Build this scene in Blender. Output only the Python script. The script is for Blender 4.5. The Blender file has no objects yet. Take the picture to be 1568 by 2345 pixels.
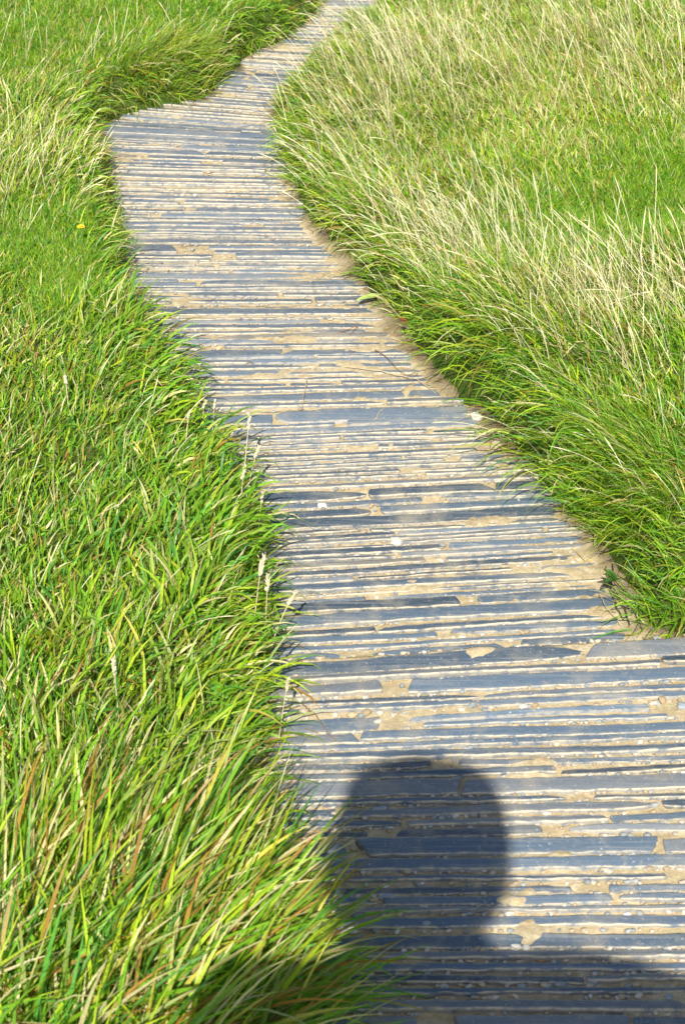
import bpy, math
import numpy as np
from mathutils import Vector

SC = bpy.context.scene
COL = SC.collection
R = math.radians
rng = np.random.default_rng(11)

# ------------------------------------------------------------------ camera, sky, sun, exposure
FPX = 4100.0                     # focal length for a picture 1568 wide, 2344 high
CAM_H, PITCH = 1.60, R(35.0)
cam_d = bpy.data.cameras.new('camera_lens')
cam = bpy.data.objects.new('camera_lens', cam_d); COL.objects.link(cam)
cam.location = (0, 0, CAM_H)
cam.rotation_euler = (R(90) - PITCH, 0, 0)
cam_d.sensor_fit = 'VERTICAL'
cam_d.angle_y = 2 * math.atan(1172 / FPX)
cam_d.clip_start = 0.01; cam_d.clip_end = 2000
cam_d.dof.use_dof = True
cam_d.dof.focus_distance = 3.1
cam_d.dof.aperture_fstop = 9.5
SC.camera = cam

FW = np.array([0, math.cos(PITCH), -math.sin(PITCH)])
UP = np.array([0, math.sin(PITCH), math.cos(PITCH)])
RT = np.array([1.0, 0, 0])
def ray(u, v):
    d = FW + RT * ((u - 784) / FPX) - UP * ((v - 1172) / FPX)
    return d / np.linalg.norm(d)
SUN_DIR = ray(1010, 1830)        # direction the sunlight travels
sun_el = math.asin(-SUN_DIR[2])
w = bpy.data.worlds.new("World"); SC.world = w; w.use_nodes = True
nt = w.node_tree; nt.nodes.clear()
sky = nt.nodes.new('ShaderNodeTexSky'); sky.sky_type = 'NISHITA'; sky.sun_disc = False
sky.sun_elevation = sun_el
sky.sun_rotation = math.atan2(-SUN_DIR[0], -SUN_DIR[1])
bg = nt.nodes.new('ShaderNodeBackground'); bg.inputs[1].default_value = 0.095
wo = nt.nodes.new('ShaderNodeOutputWorld')
nt.links.new(sky.outputs[0], bg.inputs[0]); nt.links.new(bg.outputs[0], wo.inputs[0])
sl = bpy.data.lights.new('sun', 'SUN'); sl.energy = 5.0; sl.angle = R(0.53); sl.color = (1.0, 0.96, 0.88)
so = bpy.data.objects.new('sun', sl); COL.objects.link(so)
so.rotation_euler = Vector(SUN_DIR).to_track_quat('-Z', 'Y').to_euler()
so.location = tuple(-SUN_DIR * 30)
SC.view_settings.view_transform = 'Standard'; SC.view_settings.look = 'None'
SC.view_settings.gamma = 1; SC.view_settings.exposure = 0.47
SC.render.engine = 'CYCLES'

# ------------------------------------------------------------------ small helpers
def meta(o, label=None, cat=None, group=None, kind=None):
    for k, v in (('label', label), ('category', cat), ('group', group), ('kind', kind)):
        if v: o[k] = v
    return o

def mesh_obj(name, V, F, mat, parent=None, col=None, smooth=True, attrs=None):
    """V (n,3), F (m,k) equal-sized faces or list of arrays"""
    V = np.asarray(V, dtype=np.float32)
    Fs = F if isinstance(F, list) else [F]
    Fs = [np.asarray(f, dtype=np.int32) for f in Fs if len(f)]
    me = bpy.data.meshes.new(name)
    me.vertices.add(len(V)); me.vertices.foreach_set('co', V.ravel())
    nl = sum(f.size for f in Fs); nf = sum(len(f) for f in Fs)
    me.loops.add(nl); me.polygons.add(nf)
    me.loops.foreach_set('vertex_index', np.concatenate([f.ravel() for f in Fs]))
    tot = np.concatenate([np.full(len(f), f.shape[1], np.int32) for f in Fs])
    st = np.concatenate([[0], np.cumsum(tot)[:-1]]).astype(np.int32)
    me.polygons.foreach_set('loop_start', st)
    me.polygons.foreach_set('use_smooth', np.full(nf, smooth, dtype=bool))
    me.update(calc_edges=True)
    if col is not None:
        a = me.color_attributes.new('Col', 'FLOAT_COLOR', 'POINT')
        c = np.ones((len(V), 4), np.float32); c[:, :3] = col
        a.data.foreach_set('color', c.ravel())
    for k, arr in (attrs or {}).items():
        a = me.attributes.new(k, 'FLOAT', 'POINT'); a.data.foreach_set('value', np.asarray(arr, np.float32))
    me.validate()
    me.materials.append(mat)
    o = bpy.data.objects.new(name, me); COL.objects.link(o)
    if parent: o.parent = parent
    return o

def empty(name, loc):
    o = bpy.data.objects.new(name, None); COL.objects.link(o); o.location = loc
    o.empty_display_size = 0.05
    return o

def hash2(ix, iy, seed):
    h = (ix.astype(np.int64) * 374761393 + iy.astype(np.int64) * 668265263 + seed * 974634777) & 0xffffffff
    h = ((h ^ (h >> 13)) * 1274126177) & 0xffffffff
    h = h ^ (h >> 16)
    return (h & 0xffffff) / float(0xffffff)
def vnoise(x, y, s, seed=0):
    x = np.asarray(x) / s; y = np.asarray(y) / s
    x, y = x * 0.83 - y * 0.55, x * 0.55 + y * 0.83
    ix = np.floor(x); iy = np.floor(y); fx = x - ix; fy = y - iy
    fx = fx * fx * (3 - 2 * fx); fy = fy * fy * (3 - 2 * fy)
    a = hash2(ix, iy, seed); b = hash2(ix + 1, iy, seed); c = hash2(ix, iy + 1, seed); d = hash2(ix + 1, iy + 1, seed)
    return (a * (1 - fx) + b * fx) * (1 - fy) + (c * (1 - fx) + d * fx) * fy
def fbm(x, y, s, seed=0, o=4):
    r = 0; a = 1; t = 0
    for i in range(o):
        r = r + a * vnoise(x, y, s / 2 ** i, seed + i * 17); t += a; a *= 0.5
    return r / t
def sstep(a, b, x):
    t = np.clip((x - a) / (b - a), 0, 1); return t * t * (3 - 2 * t)

# ------------------------------------------------------------------ path layout, read off as ground points
STEP_V = [1478, 932, 697, 556, 292, 165]
DROP = [0.040, 0.030, 0.022, 0.018, 0.022, 0.02]
CUM = np.concatenate([[0], np.cumsum(DROP)])
def level_v(v):
    k = sum(1 for s in STEP_V if v < s); return -CUM[k]
def gp(u, v, z=None):
    if z is None: z = level_v(v)
    d = ray(u, v); t = (z - CAM_H) / d[2]
    return np.array([0, 0, CAM_H]) + d * t

#        v    left   right  slope of the slates
TAB = [(3300, 690, 2150, 0.010),
       (2700, 690, 1980, 0.005),
       (2344, 640, 1900, 0.000),
       (2000, 620, 1830, -0.012),
       (1750, 618, 1790, -0.030),
       (1500, 632, 1760, -0.058),
       (1479, 622, 1760, -0.060),
       (1477, 622, 1455, -0.060),
       (1400, 625, 1450, -0.060),
       (1250, 618, 1345, -0.060),
       (1150, 585, 1245, -0.050),
       (1050, 530, 1170, -0.040),
       (934, 450, 1085, -0.032),
       (930, 448, 1050, -0.028),
       (800, 362, 935, -0.014),
       (700, 288, 865, -0.008),
       (600, 285, 795, 0.000),
       (500, 278, 700, 0.008),
       (400, 255, 655, 0.022),
       (330, 235, 630, 0.045),
       (290, 250, 625, 0.062),
       (255, 350, 625, 0.075),
       (235, 470, 627, 0.080),
       (190, 520, 660, 0.075),
       (140, 560, 720, 0.060),
       (90, 665, 790, 0.045),
       (40, 725, 850, 0.030),
       (0, 742, 875, 0.015),
       (-60, 770, 885, 0.0)]
rows_t = []
for v, ul, ur, m in TAB:
    z = level_v(v)
    uc = 0.5 * (ul + ur) if v < 1478 else 1100
    a = gp(ul, v + m * (ul - uc), z); b = gp(ur, v + m * (ur - uc), z)
    c = gp(uc, v, z)
    rows_t.append((c[1], a[0], b[0], (b[1] - a[1]) / (b[0] - a[0]), c[0]))
rows_t = np.array(rows_t)
# the path goes on behind the viewer and beyond the picture
first = rows_t[0].copy(); first[0] = -1.6; first[1] -= 0.06; first[2] += 0.02
last = rows_t[-1].copy(); l1 = last.copy(); l1[0] += 1.2; l1[[1, 2, 4]] += 0.5
l2 = l1.copy(); l2[0] += 4; l2[[1, 2, 4]] += 0.2
rows_t = np.vstack([first, rows_t, l1, l2])
for i in range(1, len(rows_t)):
    if rows_t[i, 0] <= rows_t[i - 1, 0]: rows_t[i, 0] = rows_t[i - 1, 0] + 0.003
TS = rows_t[:, 0]
XL = lambda s: np.interp(s, TS, rows_t[:, 1])
XR = lambda s: np.interp(s, TS, rows_t[:, 2])
SLP = lambda s: np.interp(s, TS, rows_t[:, 3])
XC = lambda s: np.interp(s, TS, rows_t[:, 4])
STEP_S = [float(gp(1100 if i == 0 else 0.5 * (np.interp(-v, [-t[0] for t in TAB], [t[1] for t in TAB]) + np.interp(-v, [-t[0] for t in TAB], [t[2] for t in TAB])), v, -CUM[i])[1]) for i, v in enumerate(STEP_V)]
STEP_S += [STEP_S[-1] + 1.3, STEP_S[-1] + 2.3]; CUM = np.concatenate([CUM, [CUM[-1] + 0.03, CUM[-1] + 0.06]])
YMAX = STEP_S[-1] + 0.5
def row_s(x, y):
    s = np.array(y, dtype=float)
    for _ in range(6):
        s = y - (x - XC(s)) * SLP(s)
    return s
def level(s):
    k = np.searchsorted(STEP_S, s); return -CUM[k]
def level_soft(s):
    return np.interp(s, [0] + STEP_S, -CUM[:len(STEP_S) + 1])
S0 = STEP_S[0]
print('steps at', STEP_S)

edgeL = np.array([[XL(s), s + (XL(s) - XC(s)) * SLP(s)] for s in TS])
edgeR = np.array([[XR(s), s + (XR(s) - XC(s)) * SLP(s)] for s in TS])
def dist_poly(x, y, P):
    best = np.full(x.shape, 1e9)
    for a, b in zip(P[:-1], P[1:]):
        ab = b - a; L2 = ab @ ab + 1e-12
        t = np.clip(((x - a[0]) * ab[0] + (y - a[1]) * ab[1]) / L2, 0, 1)
        best = np.minimum(best, np.hypot(x - a[0] - t * ab[0], y - a[1] - t * ab[1]))
    return best
def side_dist(x, y):
    """signed distance into the banks (>0 = on a bank) and side (-1 left, +1 right)"""
    s = row_s(x, y)
    dl = dist_poly(x, y, edgeL); dr = dist_poly(x, y, edgeR)
    inside = (x > XL(s)) & (x < XR(s))
    side = np.where(x < 0.5 * (XL(s) + XR(s)), -1, 1)
    d = np.where(side < 0, dl, dr)
    return np.where(inside, -np.minimum(dl, dr), d), side

def terrain(x, y):
    d, side = side_dist(x, y)
    s = row_s(x, y)
    base = level_soft(s)
    wob = fbm(x, y, 0.35, 5, 3) - 0.5
    bh = np.where(side < 0, 0.070 + 0.02 * sstep(2.0, 3.0, y), 0.135 - 0.075 * sstep(2.7, 3.6, y))
    edge_w = 0.045 + 0.02 * wob
    rise = bh * sstep(-0.004, edge_w, d - 0.006 + 0.034 * (fbm(x, y, 0.085, 31, 3) - 0.5)) + 0.03 * sstep(0.1, 0.9, d)
    z = base + rise + 0.055 * wob * sstep(0, 0.3, d) + 0.02 * (vnoise(x, y, 0.12, 9) - 0.5) * sstep(0, 0.1, d)
    z = np.where(d < -0.002, base - 0.045, z)
    far = sstep(4.0, 40.0, np.hypot(x, y))
    return z + far * (fbm(x, y, 30, 77, 2) - 0.5) * 1.5

# ------------------------------------------------------------------ materials
def mat(name):
    m = bpy.data.materials.new(name); m.use_nodes = True
    return m, m.node_tree, m.node_tree.nodes['Principled BSDF']
def nd(t, kind, **kw):
    n = t.nodes.new(kind)
    for k, v in kw.items():
        if k in ('ins',):
            for a, b in v.items(): n.inputs[a].default_value = b
        else: setattr(n, k, v)
    return n
def mixrgb(t, a, b, fac, mode='MIX'):
    n = t.nodes.new('ShaderNodeMix'); n.data_type = 'RGBA'; n.blend_type = mode
    for sock, val in ((6, a), (7, b), (0, fac)):
        if hasattr(val, 'node'): t.links.new(val, n.inputs[sock])
        else: n.inputs[sock].default_value = val if sock == 0 else (*val, 1)
    return n.outputs[2]
def ramp(t, fac, pts):
    n = t.nodes.new('ShaderNodeValToRGB'); e = n.color_ramp.elements
    while len(e) < len(pts): e.new(0.5)
    for el, (p, c) in zip(e, pts):
        el.position = p; el.color = (*c, 1) if isinstance(c, tuple) else (c, c, c, 1)
    t.links.new(fac, n.inputs[0]); return n.outputs[0]
def noise(t, scale, detail=4, rough=0.55, vec=None, dist=0.0):
    n = nd(t, 'ShaderNodeTexNoise', ins={'Scale': scale, 'Detail': detail, 'Roughness': rough, 'Distortion': dist})
    if vec is not None: t.links.new(vec, n.inputs['Vector'])
    return n.outputs[0]
def objvec(t, scale=(1, 1, 1)):
    tc = t.nodes.new('ShaderNodeTexCoord'); mp = t.nodes.new('ShaderNodeMapping')
    mp.inputs['Scale'].default_value = scale
    t.links.new(tc.outputs['Object'], mp.inputs[0]); return mp.outputs[0]
def bump(t, bs, h, strength, dist, prev=None):
    b = nd(t, 'ShaderNodeBump', ins={'Strength': strength, 'Distance': dist})
    t.links.new(h, b.inputs['Height'])
    if prev is not None: t.links.new(prev, b.inputs['Normal'])
    t.links.new(b.outputs[0], bs.inputs['Normal']); return b.outputs[0]

def blade_mat(name, transl=0.42, rough=0.42):
    m, t, bs = mat(name)
    at = nd(t, 'ShaderNodeAttribute', attribute_name='Col')
    v = objvec(t)
    n = noise(t, 420, 2, 0.5, v)
    c = mixrgb(t, at.outputs['Color'], (0.5, 0.5, 0.5), 1.0, 'MULTIPLY')
    c2 = mixrgb(t, at.outputs['Color'], c, ramp(t, n, [(0.38, 0.0), (0.7, 0.5)]))
    t.links.new(c2, bs.inputs['Base Color'])
    bs.inputs['Roughness'].default_value = rough
    bs.inputs['Specular IOR Level'].default_value = 0.28
    tr = t.nodes.new('ShaderNodeBsdfTranslucent')
    tc = mixrgb(t, c2, (1.0, 1.0, 0.55), 1.0, 'MULTIPLY')
    t.links.new(tc, tr.inputs[0])
    mx = t.nodes.new('ShaderNodeMixShader'); mx.inputs[0].default_value = transl
    out = t.nodes['Material Output']
    t.links.new(bs.outputs[0], mx.inputs[1]); t.links.new(tr.outputs[0], mx.inputs[2]); t.links.new(mx.outputs[0], out.inputs[0])
    return m
M_BLADE = blade_mat('grass_blade')
M_STRAW = blade_mat('dry_stalk', 0.2, 0.55)

def soil_mat():
    m, t, bs = mat('soil_and_thatch')
    v = objvec(t)
    n1 = noise(t, 9, 5, 0.6, v); n2 = noise(t, 140, 4, 0.65, v)
    c = ramp(t, n1, [(0.3, (0.075, 0.085, 0.022)), (0.55, (0.075, 0.14, 0.02)), (0.8, (0.16, 0.15, 0.05))])
    c = mixrgb(t, c, (0.22, 0.17, 0.08), ramp(t, n2, [(0.5, 0.0), (0.75, 0.6)]))
    t.links.new(c, bs.inputs['Base Color']); bs.inputs['Roughness'].default_value = 1.0; bs.inputs['Specular IOR Level'].default_value = 0.0
    bump(t, bs, n2, 0.8, 0.01)
    return m
M_SOIL = soil_mat()

def mortar_mat():
    m, t, bs = mat('sandy_mortar')
    v = objvec(t)
    n1 = noise(t, 6, 5, 0.6, v); n2 = noise(t, 95, 5, 0.7, v); n3 = noise(t, 520, 3, 0.7, v)
    c = ramp(t, n1, [(0.25, (0.34, 0.255, 0.135)), (0.5, (0.47, 0.37, 0.21)), (0.75, (0.57, 0.46, 0.28))])
    c = mixrgb(t, c, (0.70, 0.59, 0.39), ramp(t, n2, [(0.48, 0.0), (0.68, 0.75)]))
    c = mixrgb(t, c, (0.33, 0.26, 0.17), ramp(t, n2, [(0.28, 0.6), (0.42, 0.0)]))
    c = mixrgb(t, c, (0.25, 0.20, 0.14), ramp(t, n3, [(0.3, 0.7), (0.43, 0.0)]))
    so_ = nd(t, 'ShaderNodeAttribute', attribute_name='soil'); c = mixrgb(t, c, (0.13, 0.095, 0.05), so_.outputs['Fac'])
    vo = nd(t, 'ShaderNodeTexVoronoi', ins={'Scale': 130.0, 'Randomness': 1.0}); t.links.new(v, vo.inputs['Vector'])
    c = mixrgb(t, c, vo.outputs['Color'], ramp(t, vo.outputs['Distance'], [(0.2, 0.10), (0.45, 0.0)]))
    t.links.new(c, bs.inputs['Base Color']); bs.inputs['Roughness'].default_value = 0.93
    bs.inputs['Specular IOR Level'].default_value = 0.2
    b = bump(t, bs, n2, 0.6, 0.004); bump(t, bs, n3, 0.6, 0.0015, b)
    return m
M_MORTAR = mortar_mat()

def slate_mat():
    m, t, bs = mat('worn_slate')
    at = nd(t, 'ShaderNodeAttribute', attribute_name='Col')
    ed = nd(t, 'ShaderNodeAttribute', attribute_name='edge')
    v = objvec(t); vs = objvec(t, (6, 190, 60)); vg = objvec(t, (150, 25, 25))
    streak = noise(t, 1.0, 4, 0.6, vs, 0.6)
    n1 = noise(t, 12, 5, 0.65, v); n2 = noise(t, 260, 3, 0.6, v); n4 = noise(t, 60, 4, 0.7, v)
    c = mixrgb(t, at.outputs['Color'], (0.36, 0.36, 0.34), ramp(t, streak, [(0.50, 0.0), (0.78, 0.55)]))
    # trodden-in sand and chalky bloom
    c = mixrgb(t, c, (0.46, 0.39, 0.27), ramp(t, n1, [(0.50, 0.0), (0.75, 0.55)]))
    c = mixrgb(t, c, (0.46, 0.40, 0.29), ramp(t, n4, [(0.58, 0.0), (0.78, 0.45)]))
    c = mixrgb(t, c, (0.72, 0.71, 0.66), ramp(t, n2, [(0.63, 0.0), (0.75, 0.6)]))
    # edges rubbed pale with lime
    me_ = nd(t, 'ShaderNodeMath', operation='MULTIPLY'); t.links.new(ed.outputs['Fac'], me_.inputs[0])
    t.links.new(ramp(t, n4, [(0.36, 0.05), (0.54, 1.0)]), me_.inputs[1])
    c = mixrgb(t, c, (0.63, 0.53, 0.36), me_.outputs[0])
    t.links.new(c, bs.inputs['Base Color'])
    bs.inputs['Roughness'].default_value = 0.58
    bs.inputs['Specular IOR Level'].default_value = 0.35
    b = bump(t, bs, streak, 0.35, 0.0012); b = bump(t, bs, n4, 0.7, 0.002, b); bump(t, bs, n2, 0.5, 0.001, b)
    return m
M_SLATE = slate_mat()

def stone_mat():
    m, t, bs = mat('small_stone')
    at = nd(t, 'ShaderNodeAttribute', attribute_name='Col')
    v = objvec(t); n = noise(t, 300, 3, 0.6, v)
    c = mixrgb(t, at.outputs['Color'], (0.5, 0.42, 0.3), ramp(t, n, [(0.45, 0.0), (0.7, 0.5)]))
    t.links.new(c, bs.inputs['Base Color']); bs.inputs['Roughness'].default_value = 0.75
    bump(t, bs, n, 0.5, 0.001)
    return m
M_STONE = stone_mat()
def plain(name, c, rough=0.7, nscale=60, dark=0.6):
    m, t, bs = mat(name); v = objvec(t)
    n = noise(t, nscale, 3, 0.6, v)
    t.links.new(mixrgb(t, c, tuple(x * dark for x in c), ramp(t, n, [(0.35, 0.0), (0.7, 0.8)])), bs.inputs['Base Color'])
    bs.inputs['Roughness'].default_value = rough; return m

# ------------------------------------------------------------------ ground: one sheet out to the horizon
def axis(lo, hi, step, out):
    core = np.arange(lo, hi + 1e-6, step)
    ext = []; d = step
    p = hi
    while p < out: d *= 1.22; p += d; ext.append(p)
    neg = []; d = step; p = lo
    while p > -out: d *= 1.22; p -= d; neg.append(p)
    return np.array(neg[::-1] + list(core) + ext)
gx = axis(-1.6, 2.2, 0.014, 300); gy = axis(-0.5, 5.4, 0.014, 300)
GX, GY = np.meshgrid(gx, gy)
GZ = terrain(GX.ravel(), GY.ravel()).reshape(GX.shape)
def grid_faces(nx, ny):
    i = np.arange(nx - 1); j = np.arange(ny - 1); I, J = np.meshgrid(i, j)
    a = (J * nx + I).ravel(); return np.stack([a, a + 1, a + nx + 1, a + nx], 1)
g = mesh_obj('ground', np.stack([GX.ravel(), GY.ravel(), GZ.ravel()], 1), grid_faces(len(gx), len(gy)), M_SOIL)
meta(g, kind='structure')
def ground_z(x, y):
    i = np.clip(np.searchsorted(gx, x) - 1, 0, len(gx) - 2); j = np.clip(np.searchsorted(gy, y) - 1, 0, len(gy) - 2)
    fx = np.clip((x - gx[i]) / (gx[i + 1] - gx[i]), 0, 1); fy = np.clip((y - gy[j]) / (gy[j + 1] - gy[j]), 0, 1)
    return (GZ[j, i] * (1 - fx) + GZ[j, i + 1] * fx) * (1 - fy) + (GZ[j + 1, i] * (1 - fx) + GZ[j + 1, i + 1] * fx) * fy

# ------------------------------------------------------------------ path: mortar bed with slates on edge
SAND = []                                    # where loose sand lies over the slates: x, y, rx, ry, height
for u, v, ru, rv, h in [(860, 850, 75, 40, .006), (960, 890, 50, 30, .008), (660, 770, 90, 18, .007), (800, 600, 60, 40, .007),
                        (870, 760, 60, 50, .007), (1160, 1010, 60, 40, .007), (1120, 1190, 90, 14, .006), (1300, 1290, 70, 60, .007), (1400, 1400, 60, 45, .008),
                        (1210, 1745, 50, 22, .007), (1270, 1950, 60, 20, .008), (1180, 2050, 60, 22, .008), (1230, 2130, 50, 25, .008),
                        (1080, 1495, 40, 14, .007), (540, 310, 30, 10, .007), (700, 640, 40, 12, .006), (620, 860, 60, 14, .006), (720, 520, 30, 30, .007),
                        (960, 1340, 60, 14, .007), (1180, 1385, 50, 12, .007), (560, 170, 30, 25, .008), (670, 110, 40, 12, .007), (650, 440, 20, 60, .006),
                        (1550, 2310, 30, 40, .009), (820, 900, 60, 25, .006), (1010, 1620, 60, 10, .005), (300, 350, 40, 30, .004), (1060, 1000, 60, 20, .004)]:
    p = gp(u, v); q = gp(u + ru, v); r = gp(u, v + rv)
    SAND.append((p[0], p[1], abs(q[0] - p[0]), abs(r[1] - p[1]), h))
def sand(x, y):
    z = np.zeros_like(x)
    wx = 0.10 * (fbm(x, y, 0.05, 51, 3) - 0.5); wy = 0.035 * (fbm(x, y, 0.025, 52, 3) - 0.5)
    for a, b, ra, rb, h in SAND:
        q = ((x - a + wx) / ra) ** 2 + ((y - b + wy) / rb) ** 2
        z = np.maximum(z, 0.82 * h * np.exp(-q * 0.9))
    z = z * (0.72 + 0.5 * fbm(x * .4, y, 0.015, 53, 2))
    return z
def mortar_z(x, y):
    s = row_s(x, y)
    d, side = side_dist(x, y)
    lv = level(s)
    n = fbm(x, y, 0.05, 101, 4) - 0.5; f = vnoise(x, y, 0.011, 61) - 0.5
    z = lv - 0.0042 + 0.0048 * n + 0.0016 * f + sand(x, y)
    z += 0.0105 * sstep(-0.035, 0.015, d) * sstep(0.25, 0.6, fbm(x, y, 0.16, 444, 2)) * np.where(s < 3.5, 1, .6) * (0.6 + 0.8 * vnoise(x, y, 0.06, 71))
    return z
mx = np.arange(-0.75, 1.25, 0.0036); my = np.arange(-1.2, YMAX, 0.0036)
MX, MY = np.meshgrid(mx, my)
MZ = mortar_z(MX.ravel(), MY.ravel())
dd, _ = side_dist(MX.ravel(), MY.ravel())
F = grid_faces(len(mx), len(my)); keep = (dd[F].max(1) < 0.05)
F = F[keep]; used, inv = np.unique(F, return_inverse=True); F = inv.reshape(F.shape)
VM = np.stack([MX.ravel(), MY.ravel(), MZ], 1)[used]
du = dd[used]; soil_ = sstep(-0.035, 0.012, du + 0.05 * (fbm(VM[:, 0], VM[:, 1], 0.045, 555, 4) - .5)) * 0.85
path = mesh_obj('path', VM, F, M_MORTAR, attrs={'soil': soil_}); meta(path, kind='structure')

# slates, laid row by row; each tread of the path is one mesh of slates
stone_spots = []
tread = {}
def add_slate(k, x0, x1, s, t, z, tint):
    L = x1 - x0; n = max(6, int(L / 0.007))
    q = np.linspace(0, 1, n + 1); eps = np.array([.0007, .002, .0042]) / L; q = np.sort(np.concatenate([q, eps, 1 - eps])); n = len(q) - 1; xs = x0 + L * q
    slope = SLP(s); jit = rng.uniform(-0.008, 0.008)
    yc = s + (xs - XC(s)) * slope + (xs - (x0 + x1) / 2) * jit
    seed = int(rng.integers(1e6))
    yc = yc + 0.006 * (vnoise(xs, xs * 0 + s * 37, 0.20, seed) - 0.5)
    endt = np.where(rng.random(2) < 0.78, rng.uniform(0.0008, 0.004, 2), rng.uniform(0.02, 0.10, 2))
    de = np.minimum((xs - x0) / endt[0], (x1 - xs) / endt[1])
    prof = np.clip(de, 0, 1) ** 0.40
    hw = 0.5 * t * (0.86 + 0.28 * vnoise(xs, xs * 0 + s * 11, 0.13, seed + 5)) * prof
    up = hw + 0.0011 * (vnoise(xs, xs * 0, 0.006, seed + 8) - .5) * prof + 0.0026 * (vnoise(xs, xs * 0, 0.018, seed + 1) - 0.5) * prof
    lo = hw + 0.0011 * (vnoise(xs, xs * 0, 0.006, seed + 9) - .5) * prof + 0.0026 * (vnoise(xs, xs * 0, 0.016, seed + 2) - 0.5) * prof
    up = np.maximum(up, 0.0004); lo = np.maximum(lo, 0.0004)
    zt = z + 0.0018 * (vnoise(xs, xs * 0, 0.10, seed + 3) - 0.5) + (xs - x0 - L / 2) * rng.uniform(-0.006, 0.006)
    zt = zt - 0.003 * (1 - prof) 
    bv = np.minimum(0.0016, 0.30 * np.minimum(up, lo)); tip = rng.uniform(-0.0016, 0.0016)
    rings = [(-lo, -0.035, .0, 0), (-lo, -bv * 1.2, .35, 0), (-lo + bv * 0.45, -bv * 0.25 - tip, 1, 1), (-lo + bv * 1.5, -tip * .9, .06, 1), (-lo * 0.2, -tip * .3, 0, 1), (up * 0.2, tip * .3, 0, 1), (up - bv * 1.5, tip * .9, .03, 1), (up - bv * 0.45, -bv * 0.25 + tip, .7, 1), (up, -bv * 1.2, .35, 0), (up, -0.035, .0, 0)]
    V = []; E = []; sk_ = rng.normal(0, 0.45, 2)
    skw = np.where(q < .5, sk_[0], sk_[1]) * np.clip(1 - np.minimum(q, 1 - q) * L / 0.02, 0, 1)
    for oy, oz, e, _ in rings:
        V.append(np.stack([xs - oy * slope + oy * skw, yc + oy, zt + oz], 1)); E.append(np.full(n + 1, float(e)))
    V = np.stack(V, 1).reshape(-1, 3); E = np.stack(E, 1).reshape(-1)
    nr = len(rings); a = (np.arange(n)[:, None] * nr + np.arange(nr - 1)[None]).ravel()
    Fq = np.stack([a, a + nr, a + nr + 1, a + 1], 1)
    caps = np.array([[0, 1, 8, 9], [1, 2, 7, 8], [2, 3, 6, 7], [3, 4, 5, 6]]); cap2 = caps[:, ::-1] + n * nr
    D = tread.setdefault(k, dict(V=[], F=[], E=[], C=[], n=0))
    D['V'].append(V); D['F'].append(np.vstack([Fq, caps, cap2]) + D['n']); D['E'].append(E)
    D['C'].append(np.tile(tint, (len(V), 1))); D['n'] += len(V)

s = -1.1
step_i = 0
while s < YMAX - 0.05:
    k = int(np.searchsorted(STEP_S, s))
    nxt = STEP_S[k] if k < len(STEP_S) else 1e9
    near = s < S0
    t = float(np.clip(rng.lognormal(math.log(0.0158 if near else 0.0122), 0.38), 0.007, 0.040 if near else 0.03))
    gap = float(np.clip(rng.lognormal(math.log(0.0055 if near else 0.0042), 0.42), 0.003, 0.016))
    if nxt - s < 0.050: t = max(0.016, min(0.034, nxt - s - 0.003)); gap = 0.006           # thick slate along the lip of the step
    sc_ = s + t / 2
    xl, xr = float(XL(sc_)) - 0.05, float(XR(sc_)) + 0.05
    wdt = xr - xl
    x = xl + rng.uniform(-0.25, 0.0)
    lip = nxt - (s + t) < 0.008
    while x < xr:
        L = rng.choice([rng.uniform(0.15, 0.4), rng.uniform(0.4, 0.9)]) if not lip else rng.uniform(0.4, 0.8)
        x1 = min(x + L, xr + rng.uniform(-.02, 0.03))
        if xr - x1 < 0.06: x1 = xr
        if x1 - x > 0.03:
            g_ = rng.random()
            base = np.array([0.072, 0.100, 0.132]) * rng.uniform(0.75, 1.6)
            if g_ < 0.18: base = np.array([0.16, 0.175, 0.19]) * rng.uniform(0.9, 1.25)
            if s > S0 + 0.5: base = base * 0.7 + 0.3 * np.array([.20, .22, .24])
            if g_ > 0.98: base = np.array([0.17, 0.155, 0.13])
            tt = t * rng.uniform(0.78, 1.06) if not lip else t
            xa, xb = max(x, xl), x1
            if tt < 0.0135 or tt < 0.6 * t or rng.random() < 0.86 or t < 0.02:
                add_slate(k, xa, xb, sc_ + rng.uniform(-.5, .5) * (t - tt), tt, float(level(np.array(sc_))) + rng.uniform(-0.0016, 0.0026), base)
            else:                                                              # two thin slates side by side
                for o_ in (-1, 1):
                    add_slate(k, xa + rng.uniform(0, .05), xb - rng.uniform(0, 0.05), sc_ + o_ * t * 0.27, t * 0.36, float(level(np.array(sc_))) + rng.uniform(-0.0008, 0.002), base * rng.uniform(.85, 1.15))
        x = x1 + (rng.uniform(0.003, 0.010) if rng.random() < 0.65 else rng.uniform(0.015, 0.05))
        stone_spots.append((x - 0.01, sc_, 0.02, t))
    for q in range(int(wdt / 0.010)):
        stone_spots.append((rng.uniform(xl, xr), s + t + gap / 2, gap, gap))
    s += t + gap
for k, D in sorted(tread.items()):
    mesh_obj('slate_tread', np.concatenate(D['V']), np.concatenate(D['F']), M_SLATE, path, np.concatenate(D['C']), True, {'edge': np.concatenate(D['E'])})

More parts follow.
